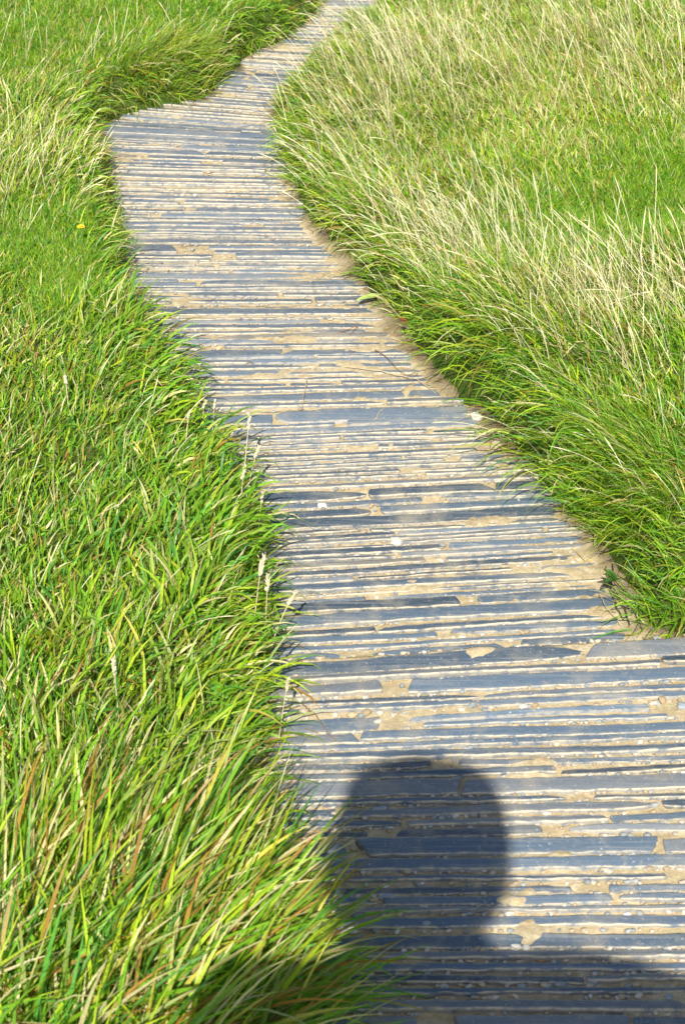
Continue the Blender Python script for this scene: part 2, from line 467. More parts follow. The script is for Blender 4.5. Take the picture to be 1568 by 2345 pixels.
# ------------------------------------------------------------------ small stones pressed in the joints
import bmesh
bm = bmesh.new(); bmesh.ops.create_icosphere(bm, subdivisions=1, radius=1.0)
ICO_V = np.array([v.co[:] for v in bm.verts]); ICO_F = np.array([[v.index for v in f.verts] for f in bm.faces]); bm.free()
bm = bmesh.new(); bmesh.ops.create_icosphere(bm, subdivisions=3, radius=1.0)
ICO3_V = np.array([v.co[:] for v in bm.verts]); ICO3_F = np.array([[v.index for v in f.verts] for f in bm.faces]); bm.free()
sp = np.array(stone_spots); sp = sp[(sp[:, 1] > 0.9) & (sp[:, 1] < 5.0)]
pr = np.where(sp[:, 1] < S0 + 0.5, 0.85, 0.4); sp = sp[rng.random(len(sp)) < pr]
N = len(sp); px = sp[:, 0]; ps = sp[:, 1]
py = ps + (px - XC(ps)) * SLP(ps) + rng.uniform(-.25, .25, N) * sp[:, 2]
r_ = np.clip(rng.lognormal(math.log(0.0026), 0.42, N), 0.0012, 0.0085); r_ = np.minimum(r_, np.maximum(sp[:, 3] * 0.55, 0.0018))
pz = level(ps) - 0.0012 + rng.uniform(-.0015, .0008, N)
ang = rng.uniform(0, 6.28, N); el = rng.uniform(1.0, 1.9, N)
VV = ICO_V[None] * (1 + 0.28 * (rng.random((N, len(ICO_V), 1)) - 0.5))
VV = VV * np.stack([r_ * el, r_, r_ * 0.75], 1)[:, None]
ang = np.where(rng.random(N) < .6, ang * .1, ang)
ca, sa = np.cos(ang)[:, None], np.sin(ang)[:, None]
VX = VV[..., 0] * ca - VV[..., 1] * sa + px[:, None]; VY = VV[..., 0] * sa + VV[..., 1] * ca + py[:, None]; VZ = VV[..., 2] + pz[:, None]
pal = np.array([[.55, .50, .40], [.42, .33, .22], [.24, .27, .28], [.56, .51, .42], [.48, .36, .20], [.33, .35, .34], [.5, .42, .3]])
cc = pal[rng.integers(0, len(pal), N)] * rng.uniform(0.75, 1.15, (N, 1))
Ff = (ICO_F[None] + (np.arange(N) * len(ICO_V))[:, None, None]).reshape(-1, 3)
st = mesh_obj('gravel', np.stack([VX, VY, VZ], -1).reshape(-1, 3), Ff, M_STONE, None, np.repeat(cc, len(ICO_V), 0), False)
meta(st, 'small pale and grey stones pressed into the sandy joints between the slates', 'gravel', kind='stuff')

# ------------------------------------------------------------------ grass
def cam_dist(x, y): return np.sqrt(x ** 2 + y ** 2 + CAM_H ** 2)
ZONES = []
def zone(u, v, ru, rv, lift=0.1):
    zz = level_v(v) + lift; p = gp(u, v, zz); q = gp(u + ru, v, zz); r = gp(u, v - rv, zz)
    return (p[0], p[1], abs(q[0] - p[0]), abs(r[1] - p[1]))
SHORT = [zone(50, 545, 210, 75), zone(420, 60, 350, 80), zone(60, 100, 200, 50), zone(1400, 500, 330, 80), zone(1540, 420, 120, 120), zone(180, 650, 60, 50)]
LUSH = [zone(200, 900, 420, 260), zone(400, 1150, 300, 300), zone(150, 1500, 500, 300)]
DRY = [zone(1250, 150, 700, 190), zone(1000, 480, 330, 130), zone(1450, 700, 250, 90), zone(250, 160, 300, 60), zone(150, 330, 250, 120), zone(60, 790, 80, 60)]
def field(Z, x, y):
    r = np.zeros_like(x)
    for a, b, ra, rb in Z: r = np.maximum(r, np.exp(-(((x - a) / ra) ** 2 + ((y - b) / rb) ** 2) ** 1.5 * 0.8))
    return r

PALV = np.array([[0.215, 0.460, 0.024],   # fresh green
                 [0.120, 0.360, 0.050],   # blue green
                 [0.490, 0.640, 0.035],   # yellow green
                 [0.82, 0.72, 0.36],      # straw
                 [0.46, 0.25, 0.055],     # orange brown
                 [0.66, 0.60, 0.10],      # yellow
                 [0.270, 0.420, 0.040]])  # olive

def blades(name, x, y, z, az, length, width, th0, bend, cb, ct, K=5, m=None, label=None, cat='grass', parent=None, seedhead=False, kind='stuff', clampg=True, hi=None):
    N = len(x)
    t = np.linspace(0, 1, K + 1)
    th = th0[:, None] + bend[:, None] * t[None] ** 1.3
    dl = (length / K)[:, None]
    thm = 0.5 * (th[:, 1:] + th[:, :-1])
    rad = np.concatenate([np.zeros((N, 1)), np.cumsum(np.sin(thm) * dl, 1)], 1)
    hz = np.concatenate([np.zeros((N, 1)), np.cumsum(np.cos(thm) * dl, 1)], 1)
    wav = rng.uniform(-0.25, 0.25, N)[:, None] * t[None] ** 2 * length[:, None] * 0.5
    ca, sa = np.cos(az)[:, None], np.sin(az)[:, None]
    cx = x[:, None] + rad * ca - wav * sa; cy = y[:, None] + rad * sa + wav * ca; cz = z[:, None] + hz
    if clampg:
        gz = ground_z(cx.ravel(), cy.ravel()).reshape(cx.shape)
        sd, _ = side_dist(cx.ravel(), cy.ravel()); sd = sd.reshape(cx.shape)
        gz = np.where(sd < 0, gz + 0.049, gz)
        cz = np.maximum(cz, gz + 0.003 + 0.012 * rng.random((N, 1)) * t[None])
    tw = rng.uniform(-1.1, 1.1, N)[:, None] + rng.uniform(-.8, .8, N)[:, None] * t[None]
    # side vector: horizontal perpendicular, turned about the blade
    nx_, ny_, nz_ = -sa, ca, 0.0
    bx_, by_, bz_ = -np.cos(th) * ca, -np.cos(th) * sa, np.sin(th)
    sx = nx_ * np.cos(tw) + bx_ * np.sin(tw); sy = ny_ * np.cos(tw) + by_ * np.sin(tw); sz = bz_ * np.sin(tw)
    if seedhead:
        prof = np.where(t < 0.78, 1.0, 0.0) + np.where(t >= 0.78, 2.0, 0) ; prof[-1] = 0.25
    else:
        prof = (0.75 + 0.6 * t) * (1 - t ** 2.6); prof[-1] = 0.03
    hw = 0.5 * width[:, None] * prof[None]
    A = np.stack([cx - sx * hw, cy - sy * hw, cz - sz * hw], -1); B = np.stack([cx + sx * hw, cy + sy * hw, cz + sz * hw], -1)
    V = np.stack([A, B], 2).reshape(-1, 3)
    k = np.arange(K); a = (np.arange(N)[:, None] * (2 * (K + 1)) + 2 * k[None]).ravel()
    Fq = np.stack([a, a + 1, a + 3, a + 2], 1)
    w_ = t[None, :, None] ** 2.0
    c = cb[:, None] * (1 - w_) + ct[:, None] * w_
    c = np.repeat(c, 2, 1).reshape(-1, 3)
    o = mesh_obj(name, V, Fq, m or M_BLADE, parent, c, True)
    if parent is None: meta(o, label, cat, kind=kind)
    return o

def pick(N, P):
    P = np.asarray(P, float); P = P / P.sum(-1, keepdims=True); c = np.cumsum(P, -1)
    r = rng.random((N, 1)); return (r > c).sum(-1).clip(0, len(PALV) - 1)

def scatter(n, side, ylo, yhi, xlo, xhi, margin=0.006):
    x = rng.uniform(xlo, xhi, n); y = rng.uniform(ylo, yhi, n)
    # visible wedge plus a margin a sidestep could show
    d, sd = side_dist(x, y)
    wedge = np.abs(x) < (0.36 + 0.26 * y)
    thin = rng.random(n) < np.where(np.abs(x) < 0.24 + 0.215 * y, 1.0, 0.55)
    k = (d > margin) & (sd == side) & wedge & thin
    return x[k], y[k], d[k]

def edge_dir(x, y, side):
    e = 0.02
    g1, _ = side_dist(x + e, y); g0, _ = side_dist(x - e, y); g3, _ = side_dist(x, y + e); g2, _ = side_dist(x, y - e)
    ax, ay = -(g1 - g0), -(g3 - g2)
    return ax, ay

def grow(name, side, n, kind, label):
    x, y, d = scatter(n, side, 0.55 if side < 0 else 0.9, 5.6, -1.85 if side < 0 else -0.4, 0.9 if side < 0 else 2.0)
    if kind == 'long':
        ex_, ey_ = edge_dir(x, y, side); kk = d > np.where(ey_ < -0.02, 0.004, 0.010 + 0.014 * vnoise(x, y, 0.05, 88)); x, y, d = x[kk], y[kk], d[kk]
    N = len(x)
    short = field(SHORT, x, y); lush = field(LUSH, x, y) if side < 0 else np.zeros(N); dry = field(DRY, x, y)
    short = short * sstep(0.05, 0.14, d)
    clump = vnoise(x, y, 0.10, 201); clump2 = np.clip((fbm(x, y, 0.22, 207, 3) - .3) / .4, 0, 1)
    if kind == 'under':
        length = rng.uniform(0.018, 0.045, N) * (1 - 0.15 * short) * (0.8 + 0.6 * clump)
        width = rng.uniform(0.0014, 0.0032, N)
        kk = (rng.random(N) < np.where((side < 0), 0.35 + 0.65 * sstep(1.2, 1.9, y), 1.0)) & (d > (0.02 if side > 0 else 0.008))
        x, y, d, short, lush, dry, clump, clump2, length, width = [q[kk] for q in (x, y, d, short, lush, dry, clump, clump2, length, width)]; N = len(x)
    elif kind == 'long':
        keepm = rng.random(N) > short * 0.96
        x, y, d, short, lush, dry, clump, clump2 = [q[keepm] for q in (x, y, d, short, lush, dry, clump, clump2)]; N = len(x)
        near = sstep(1.7, 1.1, y) if side < 0 else np.zeros(N)
        length = rng.uniform(0.035, 0.095, N) * (0.42 + 0.95 * clump2) * (1 - 0.45 * sstep(2.0, 2.4, y) * sstep(0.08, 0.25, d) * (side < 0)) * (1 - .5 * short) * (1 + .3 * sstep(.07, .0, d)) * (1 + 0.9 * near) * (1 + 0.1 * lush) * np.where(side < 0, 1 - 0.22 * sstep(1.2, 1.6, y), 1) * (1 - 0.3 * sstep(2.6, 3.6, y) * (side > 0))
        width = rng.uniform(0.0018, 0.0038, N) * (1 + 0.45 * lush + 0.8 * near)
        if side > 0: length *= 1.12 * (1 - 0.28 * sstep(2.3, 3.0, y) * sstep(.05, .25, d)); width *= 0.85
    ax, ay = edge_dir(x, y, side)
    ew = sstep(0.22, 0.0, d)
    wind = np.array([0.75, 0.75]) if side < 0 else np.array([-0.85, 0.35])
    ew2 = sstep(0.10, 0.0, d); lx = ax / 0.04 * (ew * 1.1 + ew2) + wind[0] * (1 - 0.6 * ew) * 0.9; ly = ay / 0.04 * (ew * 0.9 + ew2 * 1.4) + wind[1] * (1 - 0.6 * ew) * 0.9
    # tuft structure: blades lean away from tuft centres
    e = 0.01
    tx = vnoise(x + e, y, 0.10, 201) - vnoise(x - e, y, 0.10, 201); ty = vnoise(x, y + e, 0.10, 201) - vnoise(x, y - e, 0.10, 201)
    lx -= tx * 3.2; ly -= ty * 3.2
    lx += (fbm(x, y, 0.22, 301, 2) - .5) * 2.2; ly += (fbm(x, y, 0.22, 302, 2) - .5) * 2.2
    az = np.arctan2(ly, lx) + rng.normal(0, 1.0 if kind == 'long' else 1.3, N) * (1 - 0.5 * ew)
    th0 = np.clip(rng.normal(0.42, 0.25, N) + 0.25 * ew, 0.02, 1.4)
    bend = np.clip(rng.normal(0.75, 0.40, N) + 0.55 * ew + 0.3 * ew2, 0.05, 2.4)
    if kind == 'under': bend *= 0.7
    base = np.array([0.36, 0.20, 0.20, 0.07, 0.025, 0.045, 0.12])
    P = np.tile(base, (N, 1))
    P[:, 0] += 0.25 * short; P[:, 3] += dry * np.where(side > 0, 0.36, .26) + 0.25 * np.clip(clump2 - .55, 0, 1); P[:, 4] += 0.03 * dry; P[:, 2] += 0.12 * dry
    P[:, 3] *= (1 - 0.6 * short) * (0.55 + 0.9 * vnoise(x, y, 0.17, 401)); P[:, 1] *= (1 - 0.6 * dry)
    P[:, 6] += 0.2 * ew; hue = vnoise(x, y, 0.5, 611); P[:, 0] *= 0.6 + 0.9 * hue; P[:, 2] *= 1.6 - 1.0 * hue; P[:, 0] += 0.15 * ew; P[:, 3] *= (1 - 0.45 * ew)
    if kind == 'under': P[:, 3] += 0.11 * (1 - short); P[:, 4] += 0.03
    idx = pick(N, P)
    cb = PALV[idx] * rng.uniform(0.72, 1.35, (N, 1))
    ct = cb.copy()
    tipk = rng.random(N) < 0.16; ct[tipk] = PALV[np.where(rng.random(tipk.sum()) < .6, 3, 4)] * 0.9
    yl = rng.random(N) < 0.22; cb[yl] = 0.5 * cb[yl] + 0.5 * PALV[2]
    z = ground_z(x, y) - 0.004
    blades(name, x, y, z, az, length, width, th0, bend, cb, ct, 5 if kind == 'long' else 3, label=label)

grow('turf_grass', -1, 230000, 'under', 'short dense green turf growing at the foot of the long grass left of the slate path')
grow('turf_grass', 1, 230000, 'under', 'short dense green turf growing at the foot of the long grass right of the slate path')
def lawn(side, n):
    zs = SHORT[:3] + SHORT[5:] if side < 0 else SHORT[3:5]
    a = np.array(zs)[rng.integers(0, len(zs), n)]
    x = a[:, 0] + rng.normal(0, .75, n) * a[:, 2]; y = a[:, 1] + rng.normal(0, .75, n) * a[:, 3]
    d, sd = side_dist(x, y); k = (d > .05) & (sd == side) & (y < 5.6); x, y = x[k], y[k]; n = len(x)
    idx = pick(n, np.tile(np.array([.5, .2, .2, .05, .01, .04, .15]), (n, 1))); c = PALV[idx] * rng.uniform(.8, 1.2, (n, 1))
    blades('lawn_grass', x, y, ground_z(x, y) - .003, rng.uniform(0, 6.283, n), rng.uniform(.016, .036, n), rng.uniform(.0012, .0026, n), rng.uniform(.1, .9, n), rng.uniform(.1, .8, n), c, c, 3,
           label='smooth patches of very short bright green lawn grass ' + ('left' if side < 0 else 'right') + ' of the path')
lawn(-1, 90000); lawn(1, 60000)
grow('long_grass', -1, 150000, 'long', 'lush long green grass leaning over the left side of the slate path')
grow('long_grass', 1, 190000, 'long', 'long green grass mixed with straw blades on the bank right of the slate path')

# straw litter fallen along the foot of the banks
n = 60000; x = rng.uniform(-.8, 1.3, n); y = rng.uniform(.8, 5, n); d, sd = side_dist(x, y)
k = (d < 0.012) & (d > -0.30) & (rng.random(n) < np.where(sd > 0, 0.8, .5) * np.exp(np.minimum(d, 0) / 0.035)); x, y = x[k], y[k]; N = len(x)
c = PALV[rng.choice([3, 3, 4, 5], N)] * rng.uniform(.35, .9, (N, 1)) * [1, .88, .8]
zz = mortar_z(x, y) + 0.0015
blades('straw_litter', x, y, zz, rng.uniform(0, 6.283, N), rng.uniform(.006, .034, N), rng.uniform(.0005, .0014, N), rng.uniform(1.35, 1.55, N), rng.uniform(-.1, .15, N), c, c, 3, M_STRAW, 'bits of dead straw fallen on the slates along the foot of the grass banks', 'straw litter', clampg=False)

# dead straw-coloured stalks
def stalks(name, side, n, spots, label, lmin, lmax):
    xs, ys = [], []
    for (a, b, ra, rb), wgt in spots:
        m = int(n * wgt); xs.append(a + rng.normal(0, ra * .7, m)); ys.append(b + rng.normal(0, rb * .7, m))
    x = np.concatenate(xs); y = np.concatenate(ys)
    d, sd = side_dist(x, y); k = (d > 0.01) & (sd == side) & (y > 0.8) & (y < 5.6)
    x, y, d = x[k], y[k], d[k]; N = len(x)
    ew = sstep(0.3, 0.0, d)
    az = (R(160) if side > 0 else R(35)) + rng.normal(0, 0.6, N)
    length = rng.uniform(lmin, lmax, N) * (0.75 + .25 * (1 - ew)); width = rng.uniform(0.0006, 0.0012, N)
    th0 = np.clip(rng.normal(0.38, 0.22, N) + 0.25 * ew, 0, 1.3); bend = np.clip(rng.normal(0.35, 0.28, N) + 0.3 * ew, 0, 1.6)
    c = np.where(rng.random((N, 1)) < .85, np.array([[0.82, 0.75, 0.46]]), np.array([[0.52, 0.36, 0.14]])) * rng.uniform(.8, 1.15, (N, 1))
    blades(name, x, y, ground_z(x, y), az, length, width, th0, bend, c, c * 1.05, 9, M_STRAW, label, seedhead=True)
stalks('dry_stalks', 1, 2700, [(zone(1300, 120, 600, 150), .42), (zone(1020, 560, 220, 110), .15), (zone(1420, 760, 240, 90), .13), (zone(800, 330, 150, 150), .12), (zone(1300, 1000, 350, 200), .08), (zone(900, 120, 150, 80), .1)],
       'thin straw coloured dead grass stalks standing among the green grass on the right bank', 0.08, 0.22)
stalks('dry_stalks', -1, 600, [(zone(250, 150, 350, 90), .35), (zone(150, 380, 200, 120), .3), (zone(300, 1100, 350, 400), .2), (zone(150, 1900, 400, 250), .15)],
       'thin straw coloured dead grass stalks standing among the green grass on the left bank', 0.06, 0.15)

# tussocks one can tell apart
def tussock(u, v, n, rad, lmin, lmax, az0, aspread, th, bend, wid, label, pal, lift=0.08):
    c = gp(u, v, level_v(v) + lift)
    a = rng.uniform(0, 6.283, n); rr = rad * np.sqrt(rng.random(n))
    x = c[0] + rr * np.cos(a); y = c[1] + rr * np.sin(a)
    d, sd = side_dist(x, y); k = d > 0.012; x, y, a, rr = x[k], y[k], a[k], rr[k]; n = len(x)
    az = az0 + rng.normal(0, aspread, n); ox = np.cos(az) + 0.8 * np.cos(a) * rr / rad; oy = np.sin(az) + 0.8 * np.sin(a) * rr / rad
    az = np.arctan2(oy, ox)
    idx = pick(n, np.tile(np.array(pal, float), (n, 1))); cb = PALV[idx] * rng.uniform(.75, 1.3, (n, 1)); ct = cb.copy()
    k = rng.random(n) < 0.22; ct[k] = PALV[np.where(rng.random(k.sum()) < .5, 3, 4)] * .9
    o = blades('grass_tussock', x, y, ground_z(x, y) - 0.004, az, rng.uniform(lmin, lmax, n), rng.uniform(wid * .6, wid * 1.25, n),
           np.clip(rng.normal(th, 0.2, n), 0, 1.4), np.clip(rng.normal(bend, .3, n), 0, 2), cb, ct, 7, label=label, cat='grass tussock', kind=None)
    o['group'] = 'grass tussocks overhanging the path'
tussock(220, 2230, 2000, 0.21, 0.12, 0.24, R(38), 0.5, 0.55, 0.9, 0.0052, 'large coarse tussock with orange-tipped blades in the near left corner, closest to the viewer', [.36, .12, .22, .12, .08, .05, .1], 0.12)
tussock(580, 2200, 330, 0.09, 0.09, 0.19, R(8), 0.5, 0.8, 0.6, 0.0044, 'dark green tussock spilling blades over the slates beside the head shaped shadow', [.4, .15, .15, .1, .08, .03, .1], 0.06)
tussock(1400, 1090, 3400, 0.13, 0.05, 0.11, R(200), 0.5, 0.5, 1.1, 0.0017, 'rounded tuft of very fine bright green blades bulging over the right path edge', [.6, .1, .2, .03, .01, .02, .2], 0.12)
tussock(1530, 1390, 1800, 0.10, 0.05, 0.12, R(215), 0.5, 0.5, 1.0, 0.0020, 'fine green tuft hanging down onto the right end of the wide front slate step', [.6, .15, .15, .05, .01, .02, .1], 0.10)
tussock(400, 150, 1500, 0.13, 0.06, 0.12, R(-20), 0.5, 0.5, 1.0, 0.0022, 'round yellow-green tuft at the far left bank corner above the widest bend of the path', [.3, .05, .3, .12, .02, .1, .3], 0.10)

# ------------------------------------------------------------------ small countable things
def tube(pts, rad, sides=6, closed_tip=True):
    pts = np.asarray(pts, float); n = len(pts); rad = np.broadcast_to(rad, (n,))
    tg = np.gradient(pts, axis=0); tg /= np.linalg.norm(tg, axis=1, keepdims=True) + 1e-9
    ref = np.array([0, 0, 1.0]) if abs(tg[:, 2]).mean() < .8 else np.array([1.0, 0, 0])
    a = np.cross(tg, ref); a /= np.linalg.norm(a, axis=1, keepdims=True) + 1e-9; b = np.cross(tg, a)
    th = np.linspace(0, 2 * np.pi, sides, endpoint=False)
    V = pts[:, None] + rad[:, None, None] * (np.cos(th)[None, :, None] * a[:, None] + np.sin(th)[None, :, None] * b[:, None])
    V = V.reshape(-1, 3); i = np.arange(n - 1)[:, None]; j = np.arange(sides)[None]
    A = i * sides + j; B = i * sides + (j + 1) % sides
    Fq = np.stack([A, B, B + sides, A + sides], -1).reshape(-1, 4)
    return V, Fq
def join(parts):
    Vs, Fs, n = [], [], 0
    for V, Fq in parts: Vs.append(V); Fs.append(Fq + n); n += len(V)
    return np.concatenate(Vs), np.concatenate(Fs)
def arc(p0, p1, sag, n=9, wob=0.0):
    t = np.linspace(0, 1, n)[:, None]; p0 = np.array(p0, float); p1 = np.array(p1, float)
    P = p0 * (1 - t) + p1 * t; P[:, 2] += sag * 4 * (t * (1 - t))[:, 0]
    if wob: P[1:-1] += rng.normal(0, wob, (n - 2, 3)) * [1, 1, .2]
    return P
M_DRY = plain('dead_stem', (0.62, 0.50, 0.30)); M_RED = plain('red_brown_stem', (0.30, 0.14, 0.07)); M_ROOT = plain('dark_root', (0.06, 0.045, 0.03))
M_SEED = plain('pale_seed_husk', (0.66, 0.57, 0.38), 0.8, 200, .7); M_YEL = plain('yellow_petal', (0.85, 0.66, 0.02), 0.6, 80, .85)
M_LEAF = plain('broad_leaf', (0.07, 0.17, 0.03), 0.45, 90, .6); M_STEMG = plain('green_stem', (0.14, 0.26, 0.05))
M_RUST = plain('withered_leaf', (0.36, 0.10, 0.03)); M_YLEAF = plain('pale_green_leaf', (0.38, 0.50, 0.12), .5, 90, .8)

def surf(u, v, lift=0.0):
    p = gp(u, v); x, y = np.array([p[0]]), np.array([p[1]])
    p[2] = float(mortar_z(x, y)[0]) + lift; return p
# loose and embedded stones
PALE, GREY, TAN, WHITE, RUST = (.62, .58, .48), (.30, .34, .36), (.50, .40, .26), (.82, .80, .75), (.55, .24, .06)
STN = [(737, 1155, 11, 5, WHITE, 'white quartz chip lying on the slates left of centre, above the wide front step'),
       (895, 1020, 8, 6, TAN, 'tan pebble lying alone mid path between the grass banks, just below the sandy patch step'),
       (1187, 1143, 11, 10, PALE, 'pale speckled stone near the right path edge beside the fine green tuft'),
       (906, 1237, 13, 9, PALE, 'pale grey stone wedged at a broken slate end in the middle of the path'),
       (1011, 1607, 11, 6, PALE, 'pale stone in the joint below the front step lip, left of the white one'),
       (1324, 1642, 9, 6, WHITE, 'small white stone in a joint below the front step lip, near the right'),
       (1561, 1612, 12, 7, GREY, 'grey green stone at the right edge of the picture below the step lip'),
       (869, 1848, 21, 6, GREY, 'long flat grey pebble in the upper left of the head shaped shadow'),
       (941, 1846, 8, 8, GREY, 'round grey pebble in the upper part of the head shaped shadow'),
       (836, 1942, 8, 8, GREY, 'small round grey stone at the left rim of the head shaped shadow'),
       (880, 1944, 11, 6, GREY, 'flat dark grey stone, second from the left in the shaded joint of stones'),
       (919, 1942, 10, 7, PALE, 'pale squarish stone, third from the left in the shaded joint of stones'),
       (956, 1947, 10, 11, GREY, 'tallest blue grey stone, the right one of four in the shaded joint'),
       (884, 2051, 17, 7, GREY, 'wide blue grey stone in the shaded neck of the shadow, on the left'),
       (976, 2113, 10, 7, GREY, 'oval blue grey stone low in the neck of the shadow'),
       (1436, 2089, 9, 5, WHITE, 'small bright white stone at the lower right of the sunlit slates'),
       (1404, 2192, 14, 13, TAN, 'large round flat tan grey pebble set in sand at the lower right'),
       (1239, 2192, 7, 8, RUST, 'rusty orange pebble at the shadow edge, left of the large round pebble'),
       (1181, 2164, 12, 6, PALE, 'left block of two pale square stones beside the rusty pebble'),
       (1204, 2169, 9, 6, PALE, 'right block of two pale square stones beside the rusty pebble'),
       (1356, 2240, 13, 8, GREY, 'half buried grey stone between the two lowest thick slates'),
       (1089, 956, 13, 9, PALE, 'dusty pinkish stone at the foot of the right bank beside the step'),
       (1134, 1026, 12, 12, TAN, 'dusty tan stone against the right grass bank below the step')]
for u, v, hu, hv, c, lb in STN:
    p = surf(u, v); q = gp(u + hu, v); e = gp(u, v - hv)
    ra = abs(q[0] - p[0]); rb = abs(e[1] - p[1]); rc = 0.5 * min(ra, rb)
    V = ICO3_V.copy(); se = int(rng.integers(1e5))
    V = np.sign(V) * np.abs(V) ** 0.8
    nn = vnoise(V[:, 0] * 3 + V[:, 2] * 5, V[:, 1] * 3 - V[:, 2] * 4, 1.6, se) - .5
    V = V * (1 + 0.42 * nn[:, None]) * [ra, rb, rc]; a = rng.uniform(-.25, .25)
    V = np.stack([V[:, 0] * math.cos(a) - V[:, 1] * math.sin(a), V[:, 0] * math.sin(a) + V[:, 1] * math.cos(a), V[:, 2]], 1)
    o = mesh_obj('pebble', V, ICO3_F, M_STONE, None, np.tile(c, (len(V), 1)), True); o.location = (p[0], p[1], p[2] + 0.25 * rc + .001)
    meta(o, lb, 'stone')

# fallen stems and twigs lying on the path
def stem(name, pix, mt, lb, cat, r0=0.0009, wob=0.002, lift=0.004):
    P = []
    for u, v in pix: P.append(surf(u, v, lift))
    P = np.array(P); t = np.linspace(0, 1, len(P)); tt = np.linspace(0, 1, 22)
    Q = np.stack([np.interp(tt, t, P[:, i]) for i in range(3)], 1); Q[:, 2] += 0.004 * np.sin(tt * 3.14); Q[:, :2] += rng.normal(0, wob * .4, (22, 2))
    V, Fq = tube(Q, np.linspace(r0, r0 * .5, 22)); o = mesh_obj(name, V - P[0], Fq, mt); o.location = P[0]; meta(o, lb, cat); return o
stem('dry_straw', [(790, 842), (870, 856), (955, 878), (1000, 905)], M_DRY, 'long straw stem lying across the sandy patch towards the right bank', 'dead stem')
stem('twig', [(858, 803), (880, 820), (905, 845), (940, 876)], M_RED, 'crooked red brown twig lying on the sandy patch by the right bank', 'twig')
stem('dry_straw', [(702, 871), (697, 905), (687, 938)], M_DRY, 'short straw stem lying alone across the joints left of the sandy patch', 'dead stem')
stem('dry_straw', [(342, 487), (345, 500), (350, 512)], M_DRY, 'tiny straw piece lying near the left path edge far up the path', 'dead stem')
stem('dry_straw', [(1370, 1365), (1385, 1400), (1420, 1440)], M_DRY, 'pale straw leaning on the dust beside the wiry dark roots', 'dead stem')
stem('dry_straw', [(858, 965), (868, 945), (885, 935)], M_DRY, 'bent straw lying mid path just below the sandy patch step', 'dead stem')
stem('twig', [(770, 765), (820, 752), (800, 770)], M_RED, 'small curled red brown stem on the sand below the bend of the right bank', 'twig')
stem('twig', [(690, 1610), (720, 1640), (770, 1700)], M_RED, 'dark brown stem poking from the left grass onto the slates above the shadow', 'twig')
rp = [([(1385, 1310), (1392, 1350), (1402, 1390), (1425, 1430)]), ([(1400, 1305), (1398, 1360), (1420, 1400), (1440, 1445)]), ([(1390, 1330), (1420, 1370), (1455, 1400)]), ([(1380, 1345), (1400, 1372), (1445, 1380)])]
par = []
for q in rp:
    P = np.array([surf(u, v, 0.006) for u, v in q]); t = np.linspace(0, 1, len(P)); tt = np.linspace(0, 1, 18)
    Q = np.stack([np.interp(tt, t, P[:, i]) for i in range(3)], 1); Q[:, 2] += 0.008 * np.sin(tt * 3.14); Q[:, :2] += rng.normal(0, .0012, (18, 2)); par.append(tube(Q, .0009, 5))
V, Fq = join(par); c0 = V.mean(0); o = mesh_obj('exposed_root', V - c0, Fq, M_ROOT); o.location = c0
meta(o, 'wiry dark roots curling out of the right bank foot just above the step lip', 'root')

# seed heads on their stalks at the grass edge
def seed_grass(ut, vt, h, du, dv, size, lb, mt=None):
    tip = gp(ut, vt, level_v(vt) + h); b = gp(ut + du, vt + dv, level_v(vt) + 0.07); b[2] = float(ground_z(np.array([b[0]]), np.array([b[1]]))[0])
    root = empty('seed_grass', tuple(b)); meta(root, lb, 'seed head', 'pale seed heads along the left grass edge')
    P = arc((0, 0, 0), tip - b, 0.012, 14); V, Fq = tube(P, np.linspace(.0011, .0006, 14)); mesh_obj('stalk', V, Fq, M_STRAW if 0 else M_DRY, root)
    ax = P[-1] - P[-2]; ax /= np.linalg.norm(ax); parts = []
    for i in range(26):
        f = i / 25; c = P[-1] - ax * size * (1 - f); dr = rng.normal(0, 1, 3); dr -= ax * (dr @ ax); dr /= np.linalg.norm(dr)
        d_ = ax * .8 + dr * .55; e = c + d_ * size * .26; rr = size * 0.085 * (1.1 - .5 * f)
        parts.append(tube(np.array([c, c * .6 + e * .4, c * .25 + e * .75, e]), np.array([rr * .3, rr, rr * .7, rr * .1]), 5))
    V, Fq = join(parts); mesh_obj('seed_head', V, Fq, M_SEED, root)
for a in [(472, 918, .12, -12, 75, .017, 'white fluffy seed head, left one of a close pair above the left path edge beside the sandy patch step'),
          (493, 916, .12, -10, 80, .015, 'white fluffy seed head, right one of the close pair beside the sandy patch step'),
          (436, 941, .11, -12, 70, .016, 'single pale seed head a little left of and below the close pair'),
          (572, 954, .12, -22, 120, .022, 'slender pale seed head reaching over the slates just right of the close pair'),
          (593, 1022, .11, -40, 80, .020, 'cream seed head leaning right over the slates where the left bank bulges'),
          (562, 1066, .11, -14, 70, .022, 'cream seed head standing in the left grass just below the leaning one'),
          (602, 1128, .10, -16, 60, .018, 'short whitish seed head at the left path edge, level with the fine tuft across the path'),
          (150, 862, .12, 10, 90, .024, 'thick greenish cream seed head alone in the middle of the left grass'),
          (603, 1275, .14, -26, 130, .028, 'long bristly straw seed head at the left path edge, tallest there'),
          (614, 1318, .12, -10, 90, .024, 'bristly straw seed head just right of and below the tallest one'),
          (677, 1355, .11, -70, 80, .022, 'buff seed head leaning far out over the slates from the left bank'),
          (660, 1556, .10, -40, 70, .018, 'small brown tipped seed head over the slates left of the front step'),
          (260, 1508, .13, 10, 110, .022, 'pale dried seed head rising in front of the left grass below the middle')]:
    seed_grass(*a)

